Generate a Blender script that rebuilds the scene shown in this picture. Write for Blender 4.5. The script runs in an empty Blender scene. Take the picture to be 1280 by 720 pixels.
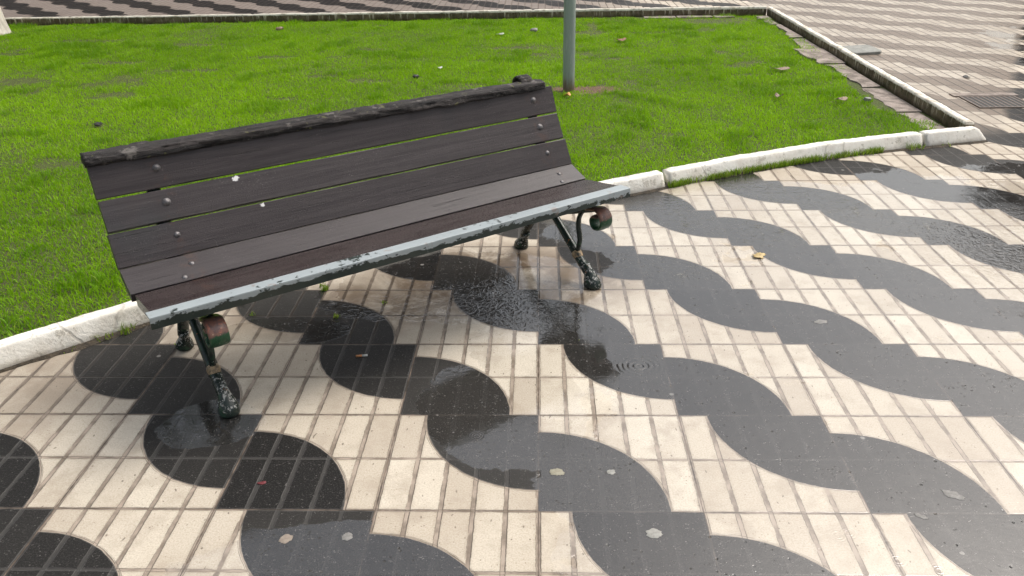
import bpy, bmesh, math, random
import numpy as np
from mathutils import Vector, Matrix, noise as mn
random.seed(7); rng = np.random.default_rng(11)
R = math.radians
sc = bpy.context.scene
col = sc.collection
TILE = 0.45

# ------------------------------------------------------------------ helpers
def tag(o, label=None, cat=None, group=None, kind=None):
    if label: o['label'] = label
    if cat: o['category'] = cat
    if group: o['group'] = group
    if kind: o['kind'] = kind
    return o

def obj(name, verts, faces, mat=None, parent=None, smooth=False):
    me = bpy.data.meshes.new(name)
    me.from_pydata([tuple(v) for v in verts], [], faces); me.update()
    if smooth:
        for p in me.polygons: p.use_smooth = True
    if mat: me.materials.append(mat)
    o = bpy.data.objects.new(name, me); col.objects.link(o)
    if parent: o.parent = parent
    return o

def empty(name, loc=(0, 0, 0), rz=0):
    o = bpy.data.objects.new(name, None); col.objects.link(o)
    o.location = loc; o.rotation_euler = (0, 0, rz); o.empty_display_size = .1
    return o

class MB:
    """collects vertices and faces of one mesh"""
    def __init__(s): s.v = []; s.f = []
    def add(s, v, f):
        n = len(s.v); s.v += [tuple(p) for p in v]; s.f += [tuple(i + n for i in q) for q in f]; return s
    def loft(s, rings, cap=True, closed=True):
        n = len(rings[0]); v = [p for r in rings for p in r]; f = []
        for k in range(len(rings) - 1):
            for i in range(n if closed else n - 1):
                j = (i + 1) % n
                f.append((k*n+i, k*n+j, (k+1)*n+j, (k+1)*n+i))
        if cap and closed:
            f.append(tuple(range(n))[::-1]); f.append(tuple((len(rings)-1)*n + i for i in range(n)))
        return s.add(v, f)
    def tube(s, pts, rad, n=12, sub=6, side=Vector((1, 0, 0)), flat=1.0):
        """swept section: radius per point, flat = width along side / radius"""
        P = [Vector(p) for p in pts]
        if not hasattr(rad, '__len__'): rad = [rad]*len(P)
        Q, r = [], []
        for i in range(len(P)-1):
            p0 = P[max(i-1, 0)]; p1 = P[i]; p2 = P[i+1]; p3 = P[min(i+2, len(P)-1)]
            for k in range(sub):
                t = k/sub
                Q.append(.5*((2*p1)+(p2-p0)*t+(2*p0-5*p1+4*p2-p3)*t*t+(3*p1-p0-3*p2+p3)*t**3))
                r.append(rad[i]*(1-t)+rad[i+1]*t)
        Q.append(P[-1]); r.append(rad[-1])
        rings = []
        for i, q in enumerate(Q):
            d = (Q[min(i+1, len(Q)-1)]-Q[max(i-1, 0)]).normalized()
            sd = (side - d*side.dot(d)).normalized(); u = d.cross(sd)
            rings.append([q + sd*math.cos(a)*r[i]*flat + u*math.sin(a)*r[i] for a in [2*math.pi*k/n for k in range(n)]])
        return s.loft(rings)
    def lathe(s, c, prof, n=20):
        rings = [[(c[0]+r*math.cos(2*math.pi*k/n), c[1]+r*math.sin(2*math.pi*k/n), c[2]+z) for k in range(n)] for r, z in prof]
        return s.loft(rings)
    def box(s, x0, x1, y0, y1, z0, z1):
        v = [(x, y, z) for z in (z0, z1) for y in (y0, y1) for x in (x0, x1)]
        return s.add(v, [(0, 2, 3, 1), (4, 5, 7, 6), (0, 1, 5, 4), (2, 6, 7, 3), (0, 4, 6, 2), (1, 3, 7, 5)])
    def build(s, name, mat=None, parent=None, smooth=False):
        return obj(name, s.v, s.f, mat, parent, smooth)

# ------------------------------------------------------------------ node helper
class N:
    def __init__(s, name):
        s.m = bpy.data.materials.new(name); s.m.use_nodes = True
        s.t = s.m.node_tree; s.t.nodes.clear()
        s.out = s.t.nodes.new('ShaderNodeOutputMaterial')
        s._c = None
    def n(s, typ, **kw):
        x = s.t.nodes.new(typ)
        for k, v in kw.items(): setattr(x, k, v)
        return x
    def link(s, a, b):
        if isinstance(a, bpy.types.NodeSocket): s.t.links.new(a, b)
        elif a is not None:
            if hasattr(a, '__len__') and b.type == 'RGBA' and len(a) == 3: a = (*a, 1)
            b.default_value = a
    def co(s):
        if s._c is None: s._c = s.n('ShaderNodeTexCoord').outputs['Object']
        return s._c
    def M(s, op, a, b=None, c=None, clamp=False):
        x = s.n('ShaderNodeMath', operation=op, use_clamp=clamp)
        for i, q in enumerate((a, b, c)):
            if q is not None: s.link(q, x.inputs[i])
        return x.outputs[0]
    def sep(s, v):
        x = s.n('ShaderNodeSeparateXYZ'); s.link(v, x.inputs[0]); return x.outputs
    def comb(s, a, b, c=0.0):
        x = s.n('ShaderNodeCombineXYZ')
        for i, q in enumerate((a, b, c)): s.link(q, x.inputs[i])
        return x.outputs[0]
    def vm(s, op, a, b=None):
        x = s.n('ShaderNodeVectorMath', operation=op); s.link(a, x.inputs[0])
        if b is not None: s.link(b, x.inputs[1])
        return x.outputs['Value'] if op in ('LENGTH', 'DISTANCE', 'DOT_PRODUCT') else x.outputs[0]
    def step(s, v, a, b, lo=0.0, hi=1.0):
        x = s.n('ShaderNodeMapRange', interpolation_type='SMOOTHSTEP')
        s.link(v, x.inputs[0])
        if a > b: a, b, lo, hi = b, a, hi, lo
        x.inputs[1].default_value = a; x.inputs[2].default_value = b
        s.link(lo, x.inputs[3]); s.link(hi, x.inputs[4])
        return x.outputs[0]
    def noise(s, scale, detail=3, rough=.55, vec=None, dist=0.0, color=False):
        x = s.n('ShaderNodeTexNoise'); s.link(vec if vec is not None else s.co(), x.inputs['Vector'])
        x.inputs['Scale'].default_value = scale; x.inputs['Detail'].default_value = detail
        x.inputs['Roughness'].default_value = rough; x.inputs['Distortion'].default_value = dist
        return x.outputs['Color' if color else 'Fac']
    def voro(s, scale, vec=None, feature='F1', out='Distance', rand=1.0):
        x = s.n('ShaderNodeTexVoronoi', feature=feature); s.link(vec if vec is not None else s.co(), x.inputs['Vector'])
        x.inputs['Scale'].default_value = scale; x.inputs['Randomness'].default_value = rand
        return x.outputs[out]
    def white(s, vec):
        x = s.n('ShaderNodeTexWhiteNoise'); s.link(vec, x.inputs['Vector']); return x.outputs['Value']
    def mix(s, f, a, b, mode='MIX'):
        x = s.n('ShaderNodeMix', data_type='RGBA', blend_type=mode)
        s.link(f, x.inputs[0]); s.link(a, x.inputs[6]); s.link(b, x.inputs[7]); return x.outputs[2]
    def mf(s, f, a, b):
        x = s.n('ShaderNodeMix', data_type='FLOAT')
        s.link(f, x.inputs[0]); s.link(a, x.inputs[2]); s.link(b, x.inputs[3]); return x.outputs[0]
    def scale(s, vec, k):
        return s.vm('MULTIPLY', vec, k)
    def bump(s, h, strength=1.0, dist=.01, normal=None):
        x = s.n('ShaderNodeBump'); s.link(h, x.inputs['Height']); s.link(strength, x.inputs['Strength'])
        x.inputs['Distance'].default_value = dist
        if normal is not None: s.link(normal, x.inputs['Normal'])
        return x.outputs[0]
    def pbr(s, color, rough=.6, metal=0.0, normal=None, ior=1.45, coat=None, spec=None):
        x = s.n('ShaderNodeBsdfPrincipled')
        s.link(color, x.inputs['Base Color']); s.link(rough, x.inputs['Roughness']); s.link(metal, x.inputs['Metallic'])
        x.inputs['IOR'].default_value = ior
        if spec is not None: s.link(spec, x.inputs['Specular IOR Level'])
        if coat is not None:
            s.link(coat, x.inputs['Coat Weight']); x.inputs['Coat Roughness'].default_value = .06
        if normal is not None: s.link(normal, x.inputs['Normal'])
        s.t.links.new(x.outputs[0], s.out.inputs[0]); s.p = x
        return s.m

# ------------------------------------------------------------------ materials
def mat_paving():
    g = N('wave_paving'); M = g.M
    P = g.co(); px, py, _ = g.sep(P)
    U = M('DIVIDE', px, TILE); V = M('DIVIDE', py, TILE)
    iu = M('FLOOR', U); iv = M('FLOOR', V); u = M('FRACT', U); v = M('FRACT', V)
    j1 = M('MULTIPLY', M('SUBTRACT', g.white(g.comb(iu, iv, 21.0)), .5), .016); j2 = M('MULTIPLY', M('SUBTRACT', g.white(g.comb(iu, iv, 33.0)), .5), .016)
    odd = M('GREATER_THAN', M('ABSOLUTE', M('FRACT', M('MULTIPLY', M('ADD', iu, iv), .5))), .25)
    a = g.mf(odd, M('SUBTRACT', 1.0, u), u); b = g.mf(odd, M('SUBTRACT', 1.0, v), v)
    a = M('ADD', a, j1); b = M('ADD', b, j2)
    d = M('SQRT', M('ADD', M('MULTIPLY', a, a), M('MULTIPLY', b, b)))
    wob = M('MULTIPLY', M('SUBTRACT', g.noise(25, 2), .5), .012)
    dd = M('ADD', d, wob)
    dark = g.step(dd, .797, .803, 1.0, 0.0)
    # grooves between the pressed blocks, joints between tiles
    gu = M('DIVIDE', M('ABSOLUTE', M('SUBTRACT', M('FRACT', M('ADD', M('MULTIPLY', u, 5), .5)), .5)), 5)
    gv = M('DIVIDE', M('ABSOLUTE', M('SUBTRACT', M('FRACT', M('ADD', M('MULTIPLY', v, 2), .5)), .5)), 2)
    ju = M('MINIMUM', u, M('SUBTRACT', 1.0, u)); jv = M('MINIMUM', v, M('SUBTRACT', 1.0, v))
    fine = M('MULTIPLY', M('SUBTRACT', g.noise(60, 3), .5), .010)
    gu2 = M('ADD', gu, fine); gv2 = M('ADD', gv, fine)
    arc = M('ABSOLUTE', M('SUBTRACT', dd, .806))
    groove = M('MAXIMUM', M('MAXIMUM', g.step(gu2, .009, .016, 1.0, 0.0), g.step(gv2, .006, .012, 1.0, 0.0)), g.step(arc, .0025, .006, 1.0, 0.0))
    joint = M('MAXIMUM', g.step(M('ADD', ju, fine), .003, .007, 1.0, 0.0), g.step(M('ADD', jv, fine), .002, .006, 1.0, 0.0))
    edge = M('MAXIMUM', M('MAXIMUM', g.step(M('ABSOLUTE', M('SUBTRACT', gu2, .0145)), .001, .004, 1.0, 0.0), g.step(M('ABSOLUTE', M('SUBTRACT', gv2, .011)), .001, .003, 1.0, 0.0)), g.step(M('ABSOLUTE', M('SUBTRACT', arc, .010)), .001, .003, 1.0, 0.0))
    edge = M('MULTIPLY', edge, g.step(g.noise(18, 3), .32, .56))
    # water: film (standing), ripples, damp
    def blob(x, y, rx, ry):
        q = g.vm('MULTIPLY', g.vm('SUBTRACT', P, (x, y, 0)), (1/rx, 1/ry, 0)); return g.step(g.vm('LENGTH', q), .55, 1.25, 1.0, 0.0)
    fs = None
    for bl in [(1.30, .25, 1.55, 1.5), (1.0, 1.7, 1.1, .75), (2.4, 1.5, 1.2, 1.1), (-1.04, -.06, .20, .16), (-.08, .05, .34, .36), (-.02, .40, .30, .3),
               (-.55, -.72, .50, .26), (-.35, .95, .65, .40), (5.2, 5.0, 1.0, 2.5), (-1.0, .55, .30, .12), (.55, -.55, .70, .50)]:
        q = blob(*bl); fs = q if fs is None else M('MAXIMUM', fs, q)
    n1 = M('SUBTRACT', g.noise(2.6, 5, .62), .5)
    fs = M('ADD', fs, M('ADD', M('MULTIPLY', n1, 1.1), M('MULTIPLY', M('SUBTRACT', g.noise(13, 4, .65), .5), .55)))
    fs = M('SUBTRACT', fs, M('MULTIPLY', blob(-.78, -.30, .42, .22), .55))
    fs = M('SUBTRACT', fs, M('MULTIPLY', M('SUBTRACT', 1.0, dark), M('SUBTRACT', .33, M('MULTIPLY', M('MAXIMUM', blob(-.1, .95, .75, .5), blob(1.15, 1.85, .85, .45)), .33))))
    film = g.step(fs, .46, .52)
    poke = M('MULTIPLY', g.step(M('ADD', g.voro(52), M('MULTIPLY', g.noise(40, 2), .18)), .20, .34, 1.0, 0.0), g.step(g.noise(9, 4, .7), .43, .60))
    film = M('MULTIPLY', film, M('SUBTRACT', 1.0, M('MULTIPLY', M('MULTIPLY', poke, dark), .8)))
    dryzone = M('MULTIPLY', M('MULTIPLY', g.step(M('ADD', px, M('MULTIPLY', n1, .3)), 2.72, 2.85), g.step(M('ADD', M('SUBTRACT', M('SUBTRACT', px, M('MULTIPLY', M('SUBTRACT', py, 3.67), .54)), 3.31), M('MULTIPLY', n1, .25)), -.05, .05, 1.0, 0.0)), M('MULTIPLY', g.step(M('ADD', py, M('MULTIPLY', n1, 3.0)), 8.0, 14.0, 1.0, 0.0), g.step(py, 3.0, 3.5)))
    rip_zone = M('MAXIMUM', M('MAXIMUM', blob(1.1, 1.75, 1.0, .55), blob(.62, 1.25, .45, .35)), M('MAXIMUM', blob(2.2, 1.35, .9, .5), M('MULTIPLY', blob(-.3, .75, .6, .3), .6)))
    damp = g.step(M('ADD', g.noise(1.3, 4, .6), M('MULTIPLY', g.noise(9, 3), .25)), .52, .74)
    # colours
    rnd = g.white(g.comb(iu, iv, 3.0))
    bu = M('FLOOR', M('MULTIPLY', U, 5)); bv = M('FLOOR', M('MULTIPLY', V, 2)); rb = g.white(g.comb(bu, bv, 9.0))
    cream = g.mix(rnd, (.53, .475, .385), (.645, .592, .492))
    cream = g.mix(M('MULTIPLY', M('POWER', rb, 1.6), .75), cream, (.41, .355, .285))
    near = M('MULTIPLY', M('MAXIMUM', g.step(gu2, .010, .040, 1.0, 0.0), g.step(gv2, .008, .040, 1.0, 0.0)), g.step(g.noise(6, 5, .7), .38, .62)); cream = g.mix(M('MULTIPLY', near, .38), cream, (.22, .175, .13))
    grain = g.noise(210, 4, .75)
    cream = g.mix(g.step(grain, .36, .58), g.mix(.42, cream, (.27, .21, .15)), cream)
    cream = g.mix(M('MULTIPLY', g.step(grain, .60, .72), .5), cream, (.74, .68, .58))
    blot = g.noise(7, 5, .65)
    cream = g.mix(M('MULTIPLY', g.step(blot, .46, .70), .55), cream, (.32, .265, .205))
    pit = g.step(g.voro(46, vec=g.vm('ADD', g.vm('MULTIPLY', P, (1, .55, 1)), g.scale(g.noise(9, 2, color=True), (.05, .05, 0)))), .085, .15, 1.0, 0.0)
    pit = M('MULTIPLY', pit, g.step(g.noise(21, 2), .47, .56))
    cream = g.mix(M('MULTIPLY', pit, .75), cream, (.10, .08, .06))
    speck = g.step(g.voro(85), .12, .2, 1.0, 0.0)
    cream = g.mix(M('MULTIPLY', speck, g.step(g.noise(13, 2), .5, .66, 0.0, .7)), cream, (.16, .12, .085))
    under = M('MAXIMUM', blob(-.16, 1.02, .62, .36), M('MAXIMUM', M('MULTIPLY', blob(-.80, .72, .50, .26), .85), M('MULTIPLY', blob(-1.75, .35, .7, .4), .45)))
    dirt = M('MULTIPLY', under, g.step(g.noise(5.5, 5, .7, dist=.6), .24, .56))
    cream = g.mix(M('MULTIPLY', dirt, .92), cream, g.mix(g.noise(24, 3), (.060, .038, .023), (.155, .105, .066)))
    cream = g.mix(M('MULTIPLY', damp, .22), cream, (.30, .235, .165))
    blk = g.mix(rnd, (.011, .0105, .010), (.036, .034, .031))
    fleck = M('MULTIPLY', g.step(g.voro(135), .20, .34, 1.0, 0.0), g.step(g.noise(60, 2), .47, .58))
    blk = g.mix(M('MULTIPLY', fleck, g.step(g.noise(31, 2), .4, .65, .12, .75)), blk, (.17, .16, .15))
    blk = g.mix(M('MULTIPLY', g.step(grain, .48, .68), .55), blk, (.070, .066, .060))
    gum = g.step(M('ADD', g.voro(6.5), M('MULTIPLY', g.noise(50, 2), .03)), .062, .080, 1.0, 0.0)
    gum = M('MULTIPLY', gum, g.step(g.noise(3.1, 1), .50, .56))
    blk = g.mix(M('MULTIPLY', gum, .75), blk, (.25, .24, .22))
    brown = g.mix(g.noise(3, 4), (.15, .115, .09), (.25, .205, .16))
    blk = g.mix(dryzone, blk, brown)
    farleft = g.step(py, 8.0, 8.3)
    cream = g.mix(M('MULTIPLY', dryzone, .38), cream, (.30, .245, .19))
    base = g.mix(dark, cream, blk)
    base = g.mix(M('MULTIPLY', M('MULTIPLY', farleft, g.step(px, 1.9, .2)), .85), base, g.mix(dark, (.155, .125, .113), (.014, .012, .012)))
    gd = g.mix(dark, g.mix(g.step(g.noise(14, 4), .35, .65), (.165, .13, .10), (.34, .28, .225)), (.060, .057, .053))
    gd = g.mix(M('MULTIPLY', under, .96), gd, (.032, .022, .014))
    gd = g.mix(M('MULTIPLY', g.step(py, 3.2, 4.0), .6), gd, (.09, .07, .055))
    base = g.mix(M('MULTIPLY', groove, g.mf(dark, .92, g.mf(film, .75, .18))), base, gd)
    base = g.mix(M('MULTIPLY', edge, g.mf(M('MULTIPLY', dark, film), .70, .12)), base, g.mix(dark, (.065, .05, .037), (.10, .095, .09)))
    jd = g.mix(g.step(g.noise(9, 3), .4, .6), (.045, .035, .027), (.17, .13, .10))
    base = g.mix(M('MULTIPLY', joint, g.mf(M('MULTIPLY', dark, film), .85, .22)), base, jd)
    # roughness and relief
    rough = g.mf(dark, .72, g.mf(damp, .60, .48))
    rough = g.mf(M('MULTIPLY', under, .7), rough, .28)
    rough = g.mf(dryzone, rough, .36)
    rough = g.mf(film, rough, g.step(g.noise(4.5, 4, .65), .35, .70, .03, .17))
    hole = M('MAXIMUM', groove, joint)
    h = M('SUBTRACT', M('MULTIPLY', grain, .16), M('ADD', M('MULTIPLY', hole, .75), M('MULTIPLY', g.step(g.noise(150, 2), .5, .8), .10)))
    nofilm = M('SUBTRACT', 1.0, M('MULTIPLY', film, g.mf(dark, .90, .97)))
    nb = g.bump(M('MULTIPLY', h, nofilm), .75, .0045)
    fineripple = g.noise(34, 2, .5, dist=1.6)
    calm = g.noise(15, 3, .55, dist=.8)
    rh = M('ADD', M('MULTIPLY', M('MULTIPLY', fineripple, rip_zone), 1.0), M('MULTIPLY', calm, .20))
    cells = g.n('ShaderNodeTexVoronoi', feature='F1'); g.link(P, cells.inputs['Vector']); cells.inputs['Scale'].default_value = 11
    ringd = cells.outputs['Distance']
    rings = M('MULTIPLY', M('SINE', M('MULTIPLY', ringd, 75)), g.step(ringd, .12, .40, 1.0, 0.0))
    rings = M('MULTIPLY', rings, M('GREATER_THAN', g.sep(cells.outputs['Color'])[0], .62))
    rh = M('ADD', rh, M('MULTIPLY', M('MULTIPLY', rings, g.mf(rip_zone, .05, .16)), 1.0))
    rd = g.vm('LENGTH', g.vm('MULTIPLY', g.vm('SUBTRACT', P, (.359, .30, 0)), (1, 1, 0)))
    bigring = M('MULTIPLY', M('SINE', M('MULTIPLY', M('ADD', rd, M('MULTIPLY', g.noise(20, 2), .012)), 330)), M('MULTIPLY', M('MULTIPLY', g.step(rd, .02, .11, 1.0, 0.0), g.step(g.noise(14, 2), .30, .5)), .22))
    rh = M('ADD', rh, bigring)
    nb = g.bump(M('MULTIPLY', rh, film), .45, .006, nb)
    return g.pbr(base, rough, normal=nb, ior=1.48, spec=g.mf(film, g.mf(dark, .30, .13), .98))

def mat_kerb():
    g = N('white_kerb_paint'); M = g.M
    z = g.sep(g.co())[2]
    n = g.noise(9, 6, .65); c = g.mix(g.step(n, .35, .7), (.86, .83, .75), (.72, .67, .58))
    c = g.mix(M('MULTIPLY', g.step(g.noise(34, 4, .7), .60, .72), .5), c, (.36, .31, .24))
    c = g.mix(M('MULTIPLY', g.step(g.noise(15, 6, .75), .575, .60), .65), c, (.43, .39, .32))
    c = g.mix(M('MULTIPLY', g.step(M('ADD', z, M('MULTIPLY', g.noise(13, 5, .65), .07)), .070, .030), .70), c, (.36, .31, .24))
    crack = g.step(g.voro(1.9, vec=g.vm('ADD', g.co(), g.scale(g.noise(6, 3, color=True), (.12, .12, .12))), feature='DISTANCE_TO_EDGE'), .004, .016, 1.0, 0.0)
    c = g.mix(M('MULTIPLY', g.step(g.noise(5, 5, .7), .54, .68), .40), c, (.42, .40, .30))
    c = g.mix(M('MULTIPLY', crack, .30), c, (.17, .14, .11))
    return g.pbr(c, .75, normal=g.bump(M('ADD', g.noise(70, 4, .7), M('MULTIPLY', crack, -.4)), .5, .008))

def mat_kerb_inner():
    """old kerb: white paint on the top edge, runs of it over a mossy brown face"""
    g = N('mossy_kerb'); M = g.M
    z = g.sep(g.co())[2]
    v = g.vm('MULTIPLY', g.co(), (1, 1, .10))
    n = g.noise(7, 5, .6); c = g.mix(g.step(n, .35, .65), (.085, .064, .036), (.185, .145, .090))
    c = g.mix(M('MULTIPLY', g.step(g.noise(22, 4), .5, .66), .5), c, (.045, .055, .018))
    drip = g.step(g.noise(30, 3, .7, vec=v), .55, .64)
    c = g.mix(M('MULTIPLY', drip, M('MULTIPLY', g.step(z, .0, .09), .75)), c, (.60, .54, .43))
    c = g.mix(g.step(M('ADD', z, M('MULTIPLY', g.noise(28, 3), .022)), .094, .103), c, g.mix(g.step(g.noise(14, 5, .7), .48, .62), (.78, .73, .63), (.50, .44, .35)))
    return g.pbr(c, .8, normal=g.bump(g.noise(50, 5, .7), .6, .01))

def mat_soil():
    g = N('lawn_soil'); M = g.M
    P = g.co(); px, py, _ = g.sep(P)
    c = g.mix(g.noise(30, 4, .7), (.028, .022, .010), (.10, .072, .040))
    c = g.mix(g.step(g.noise(120, 3, .7), .38, .60, 0.0, .82), c, (.09, .16, .010))
    q = g.vm('LENGTH', g.vm('MULTIPLY', g.vm('SUBTRACT', P, (.36, 4.42, 0)), (1/.36, 1/.16, 0)))
    c = g.mix(g.step(M('ADD', q, M('MULTIPLY', g.noise(12, 3), .4)), .8, 1.3, 1.0, 0.0), c, g.mix(g.noise(45, 4, .7), (.10, .055, .036), (.21, .13, .09)))
    return g.pbr(c, .9, normal=g.bump(g.noise(90, 5, .7), .9, .015))

def mat_grass(name='grass_blades', base=((.120, .275, .003), (.345, .60, .004), (.46, .47, .06))):
    g = N(name); M = g.M
    at = g.n('ShaderNodeAttribute'); at.attribute_name = 'tint'
    r, hgt, dry = g.sep(at.outputs['Vector'])
    c = g.mix(r, base[0], base[1]); c = g.mix(dry, c, base[2])
    d = g.n('ShaderNodeBsdfPrincipled'); g.link(c, d.inputs['Base Color']); d.inputs['Roughness'].default_value = .5; d.inputs['Specular IOR Level'].default_value = .22
    t = g.n('ShaderNodeBsdfTranslucent'); g.link(g.mix(.5, c, (.31, .58, .006)), t.inputs[0])
    mx = g.n('ShaderNodeMixShader'); mx.inputs[0].default_value = .45
    g.t.links.new(d.outputs[0], mx.inputs[1]); g.t.links.new(t.outputs[0], mx.inputs[2]); g.t.links.new(mx.outputs[0], g.out.inputs[0])
    return g.m

def mat_plank(name, c0, c1, rough, wet=0.0, droppings=()):
    g = N(name); M = g.M; P = g.co()
    st = g.vm('MULTIPLY', P, (2.2, 60, 60)); st2 = g.vm('MULTIPLY', P, (6, 260, 260))
    n = g.noise(1.0, 5, .65, vec=st); n2 = g.noise(1.0, 4, .7, vec=st2)
    c = g.mix(g.step(n, .3, .7), c0, c1)
    c = g.mix(g.step(n2, .50, .75, 0.0, .45), c, tuple(x*.45 for x in c0))
    c = g.mix(M('MULTIPLY', g.step(g.noise(9, 4, .65, vec=g.vm('MULTIPLY', P, (.6, 3, 3))), .48, .75), .22), c, tuple(x*1.3 for x in c1))
    crk = M('MULTIPLY', g.step(g.noise(1, 3, .6, vec=g.vm('MULTIPLY', P, (1.6, 190, 190))), .64, .70), g.step(g.noise(3.5, 2), .46, .58))
    c = g.mix(M('MULTIPLY', crk, .5), c, (.008, .007, .007))
    tl = g.step(g.noise(2.2, 3), .55, .72, 0.0, .30); c = g.mix(tl, c, (.030, .042, .045))
    dust = M('MULTIPLY', g.step(g.voro(120), .10, .22, 1.0, 0.0), g.step(g.noise(9, 3), .52, .66))
    c = g.mix(M('MULTIPLY', dust, .55), c, (.20, .18, .17))
    for (x, y, z, r) in droppings:
        dd = M('ADD', g.vm('DISTANCE', P, (x, y, z)), M('MULTIPLY', M('SUBTRACT', g.noise(130, 4, .7), .5), r*2.2))
        c = g.mix(g.step(dd, r*.7, r*.85, 1.0, 0.0), c, (.75, .74, .72))
    if wet > .2:
        c = g.mix(M('MULTIPLY', g.step(g.noise(1, 3, .6, vec=g.vm('MULTIPLY', P, (1.2, 150, 150))), .62, .68), .55), c, (.15, .125, .12))
        c = g.mix(M('MULTIPLY', g.step(g.noise(6, 4, .6, vec=g.vm('MULTIPLY', P, (1, 3, 3))), .48, .66), .7), c, (.020, .011, .011))
    ax = M('ABSOLUTE', M('SUBTRACT', M('ABSOLUTE', M('ADD', g.sep(P)[0], -.005)), .755))
    ru = M('MULTIPLY', g.step(ax, .008, .045, 1.0, 0.0), g.step(g.noise(26, 4, .7), .48, .66)); c = g.mix(M('MULTIPLY', ru, .4), c, (.085, .042, .028))
    drops = g.step(g.voro(150), .18, .42, 1.0, 0.0)
    h = M('ADD', M('MULTIPLY', n2, .6), M('ADD', M('MULTIPLY', n, .5), M('SUBTRACT', M('MULTIPLY', drops, wet), crk)))
    rg = g.mf(g.step(n2, .3, .7), rough*.92, min(rough*1.15, 1))
    rg = g.mf(M('MULTIPLY', drops, min(wet*1.5, 1)), rg, .08)
    return g.pbr(c, rg, normal=g.bump(h, .6, .0020), spec=.40)

def mat_old_wood():
    g = N('weathered_black_wood'); M = g.M; P = g.co()
    st = g.vm('MULTIPLY', P, (3.0, 42, 42)); n = g.noise(1, 6, .75, vec=st, dist=.9)
    c = g.mix(g.step(n, .34, .66), (.004, .0035, .0035), (.050, .042, .039))
    c = g.mix(M('MULTIPLY', g.step(g.noise(13, 4, .7), .58, .68), .6), c, (.22, .20, .18))
    c = g.mix(M('MULTIPLY', g.step(g.noise(30, 3), .64, .70), .6), c, (.14, .14, .05))
    return g.pbr(c, .78, normal=g.bump(n, 1.0, .014))

def mat_trim():
    g = N('chipped_blue_grey_paint'); M = g.M; P = g.co()
    z = g.sep(P)[2]
    paint = g.mix(g.noise(4, 4), (.25, .285, .295), (.36, .40, .41))
    low = g.step(z, .437, .411)
    chip = M('ADD', g.noise(26, 6, .72, vec=g.vm('MULTIPLY', P, (1, 1, 1.8))), M('MULTIPLY', low, .275))
    chip = M('ADD', chip, M('MULTIPLY', M('SUBTRACT', g.noise(3.1, 2), .5), .42))
    ch = g.step(chip, .600, .615)
    c = g.mix(ch, paint, g.mix(g.noise(18, 3), (.012, .016, .015), (.035, .05, .042)))
    c = g.mix(g.step(chip, .98, 1.0), c, (.12, .075, .045))
    c = g.mix(M('MULTIPLY', g.step(g.noise(11, 4, .7), .62, .68), .7), c, (.24, .20, .18))
    return g.pbr(c, g.mf(ch, .38, .30), normal=g.bump(M('SUBTRACT', M('MULTIPLY', g.noise(200, 3), .15), ch), .6, .0015))

def mat_iron(name, flake=.58, top=(.008, .014, .011), white=(.50, .50, .47)):
    g = N(name); M = g.M; P = g.co(); z = g.sep(P)[2]
    c = g.mix(g.noise(20, 4), top, tuple(x*2.1 for x in top))
    c = g.mix(g.step(g.noise(28, 3), .56, .64), c, (.018, .045, .026))
    fl = M('ADD', g.noise(75, 5, .75), M('MULTIPLY', M('MULTIPLY', g.step(z, .20, .06), g.step(z, .012, .035)), .115))
    f = g.step(fl, flake, flake+.03)
    c = g.mix(f, c, g.mix(g.noise(40, 2), white, tuple(x*.5 for x in white)))
    c = g.mix(g.step(g.noise(33, 4, .7), .66, .70), c, (.20, .075, .03))
    return g.pbr(c, .17, normal=g.bump(M('ADD', g.noise(90, 4, .7), f), .5, .003))

def mat_scroll():
    g = N('rusty_green_scroll'); M = g.M; P = g.co(); z = g.sep(P)[2]
    t = M('ADD', z, M('MULTIPLY', M('SUBTRACT', g.noise(45, 4, .7), .5), .035))
    grn = g.mix(g.noise(60, 3), (.009, .042, .019), (.022, .085, .038))
    br = g.mix(g.step(g.noise(38, 4, .7), .42, .6), (.11, .07, .066), (.20, .10, .075))
    br = g.mix(g.step(g.noise(42, 3, .7), .58, .66), br, (.33, .13, .085))
    c = g.mix(g.step(t, .322, .330), grn, br)
    c = g.mix(g.step(t, .282, .276), c, (.012, .014, .012))
    c = g.mix(g.step(g.noise(90, 4, .7), .64, .68), c, (.42, .33, .22))
    return g.pbr(c, .33, normal=g.bump(g.noise(80, 4, .7), .6, .004))

def simple(name, c0, c1, rough=.6, scale=20, metal=0.0, bump=.4, dist=.004):
    g = N(name); n = g.noise(scale, 5, .65)
    return g.pbr(g.mix(g.step(n, .3, .7), c0, c1), rough, metal, normal=g.bump(g.noise(scale*3, 4, .7), bump, dist))

def mat_pole():
    g = N('grey_green_pole_paint'); M = g.M; P = g.co(); z = g.sep(P)[2]
    v = g.vm('MULTIPLY', P, (1, 1, .12))
    c = g.mix(g.noise(40, 4, .6, vec=v), (.24, .285, .27), (.37, .415, .39))
    c = g.mix(M('MULTIPLY', g.step(g.noise(55, 4, .7, vec=v), .58, .66), .5), c, (.45, .47, .45))
    t = M('ADD', z, M('MULTIPLY', g.noise(30, 4, .7, vec=v), .30))
    c = g.mix(g.step(t, .33, .18, 0.0, .92), c, g.mix(g.noise(50, 4), (.10, .055, .040), (.20, .13, .095)))
    return g.pbr(c, .45, normal=g.bump(g.noise(80, 4, .7), .25, .002))

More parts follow.
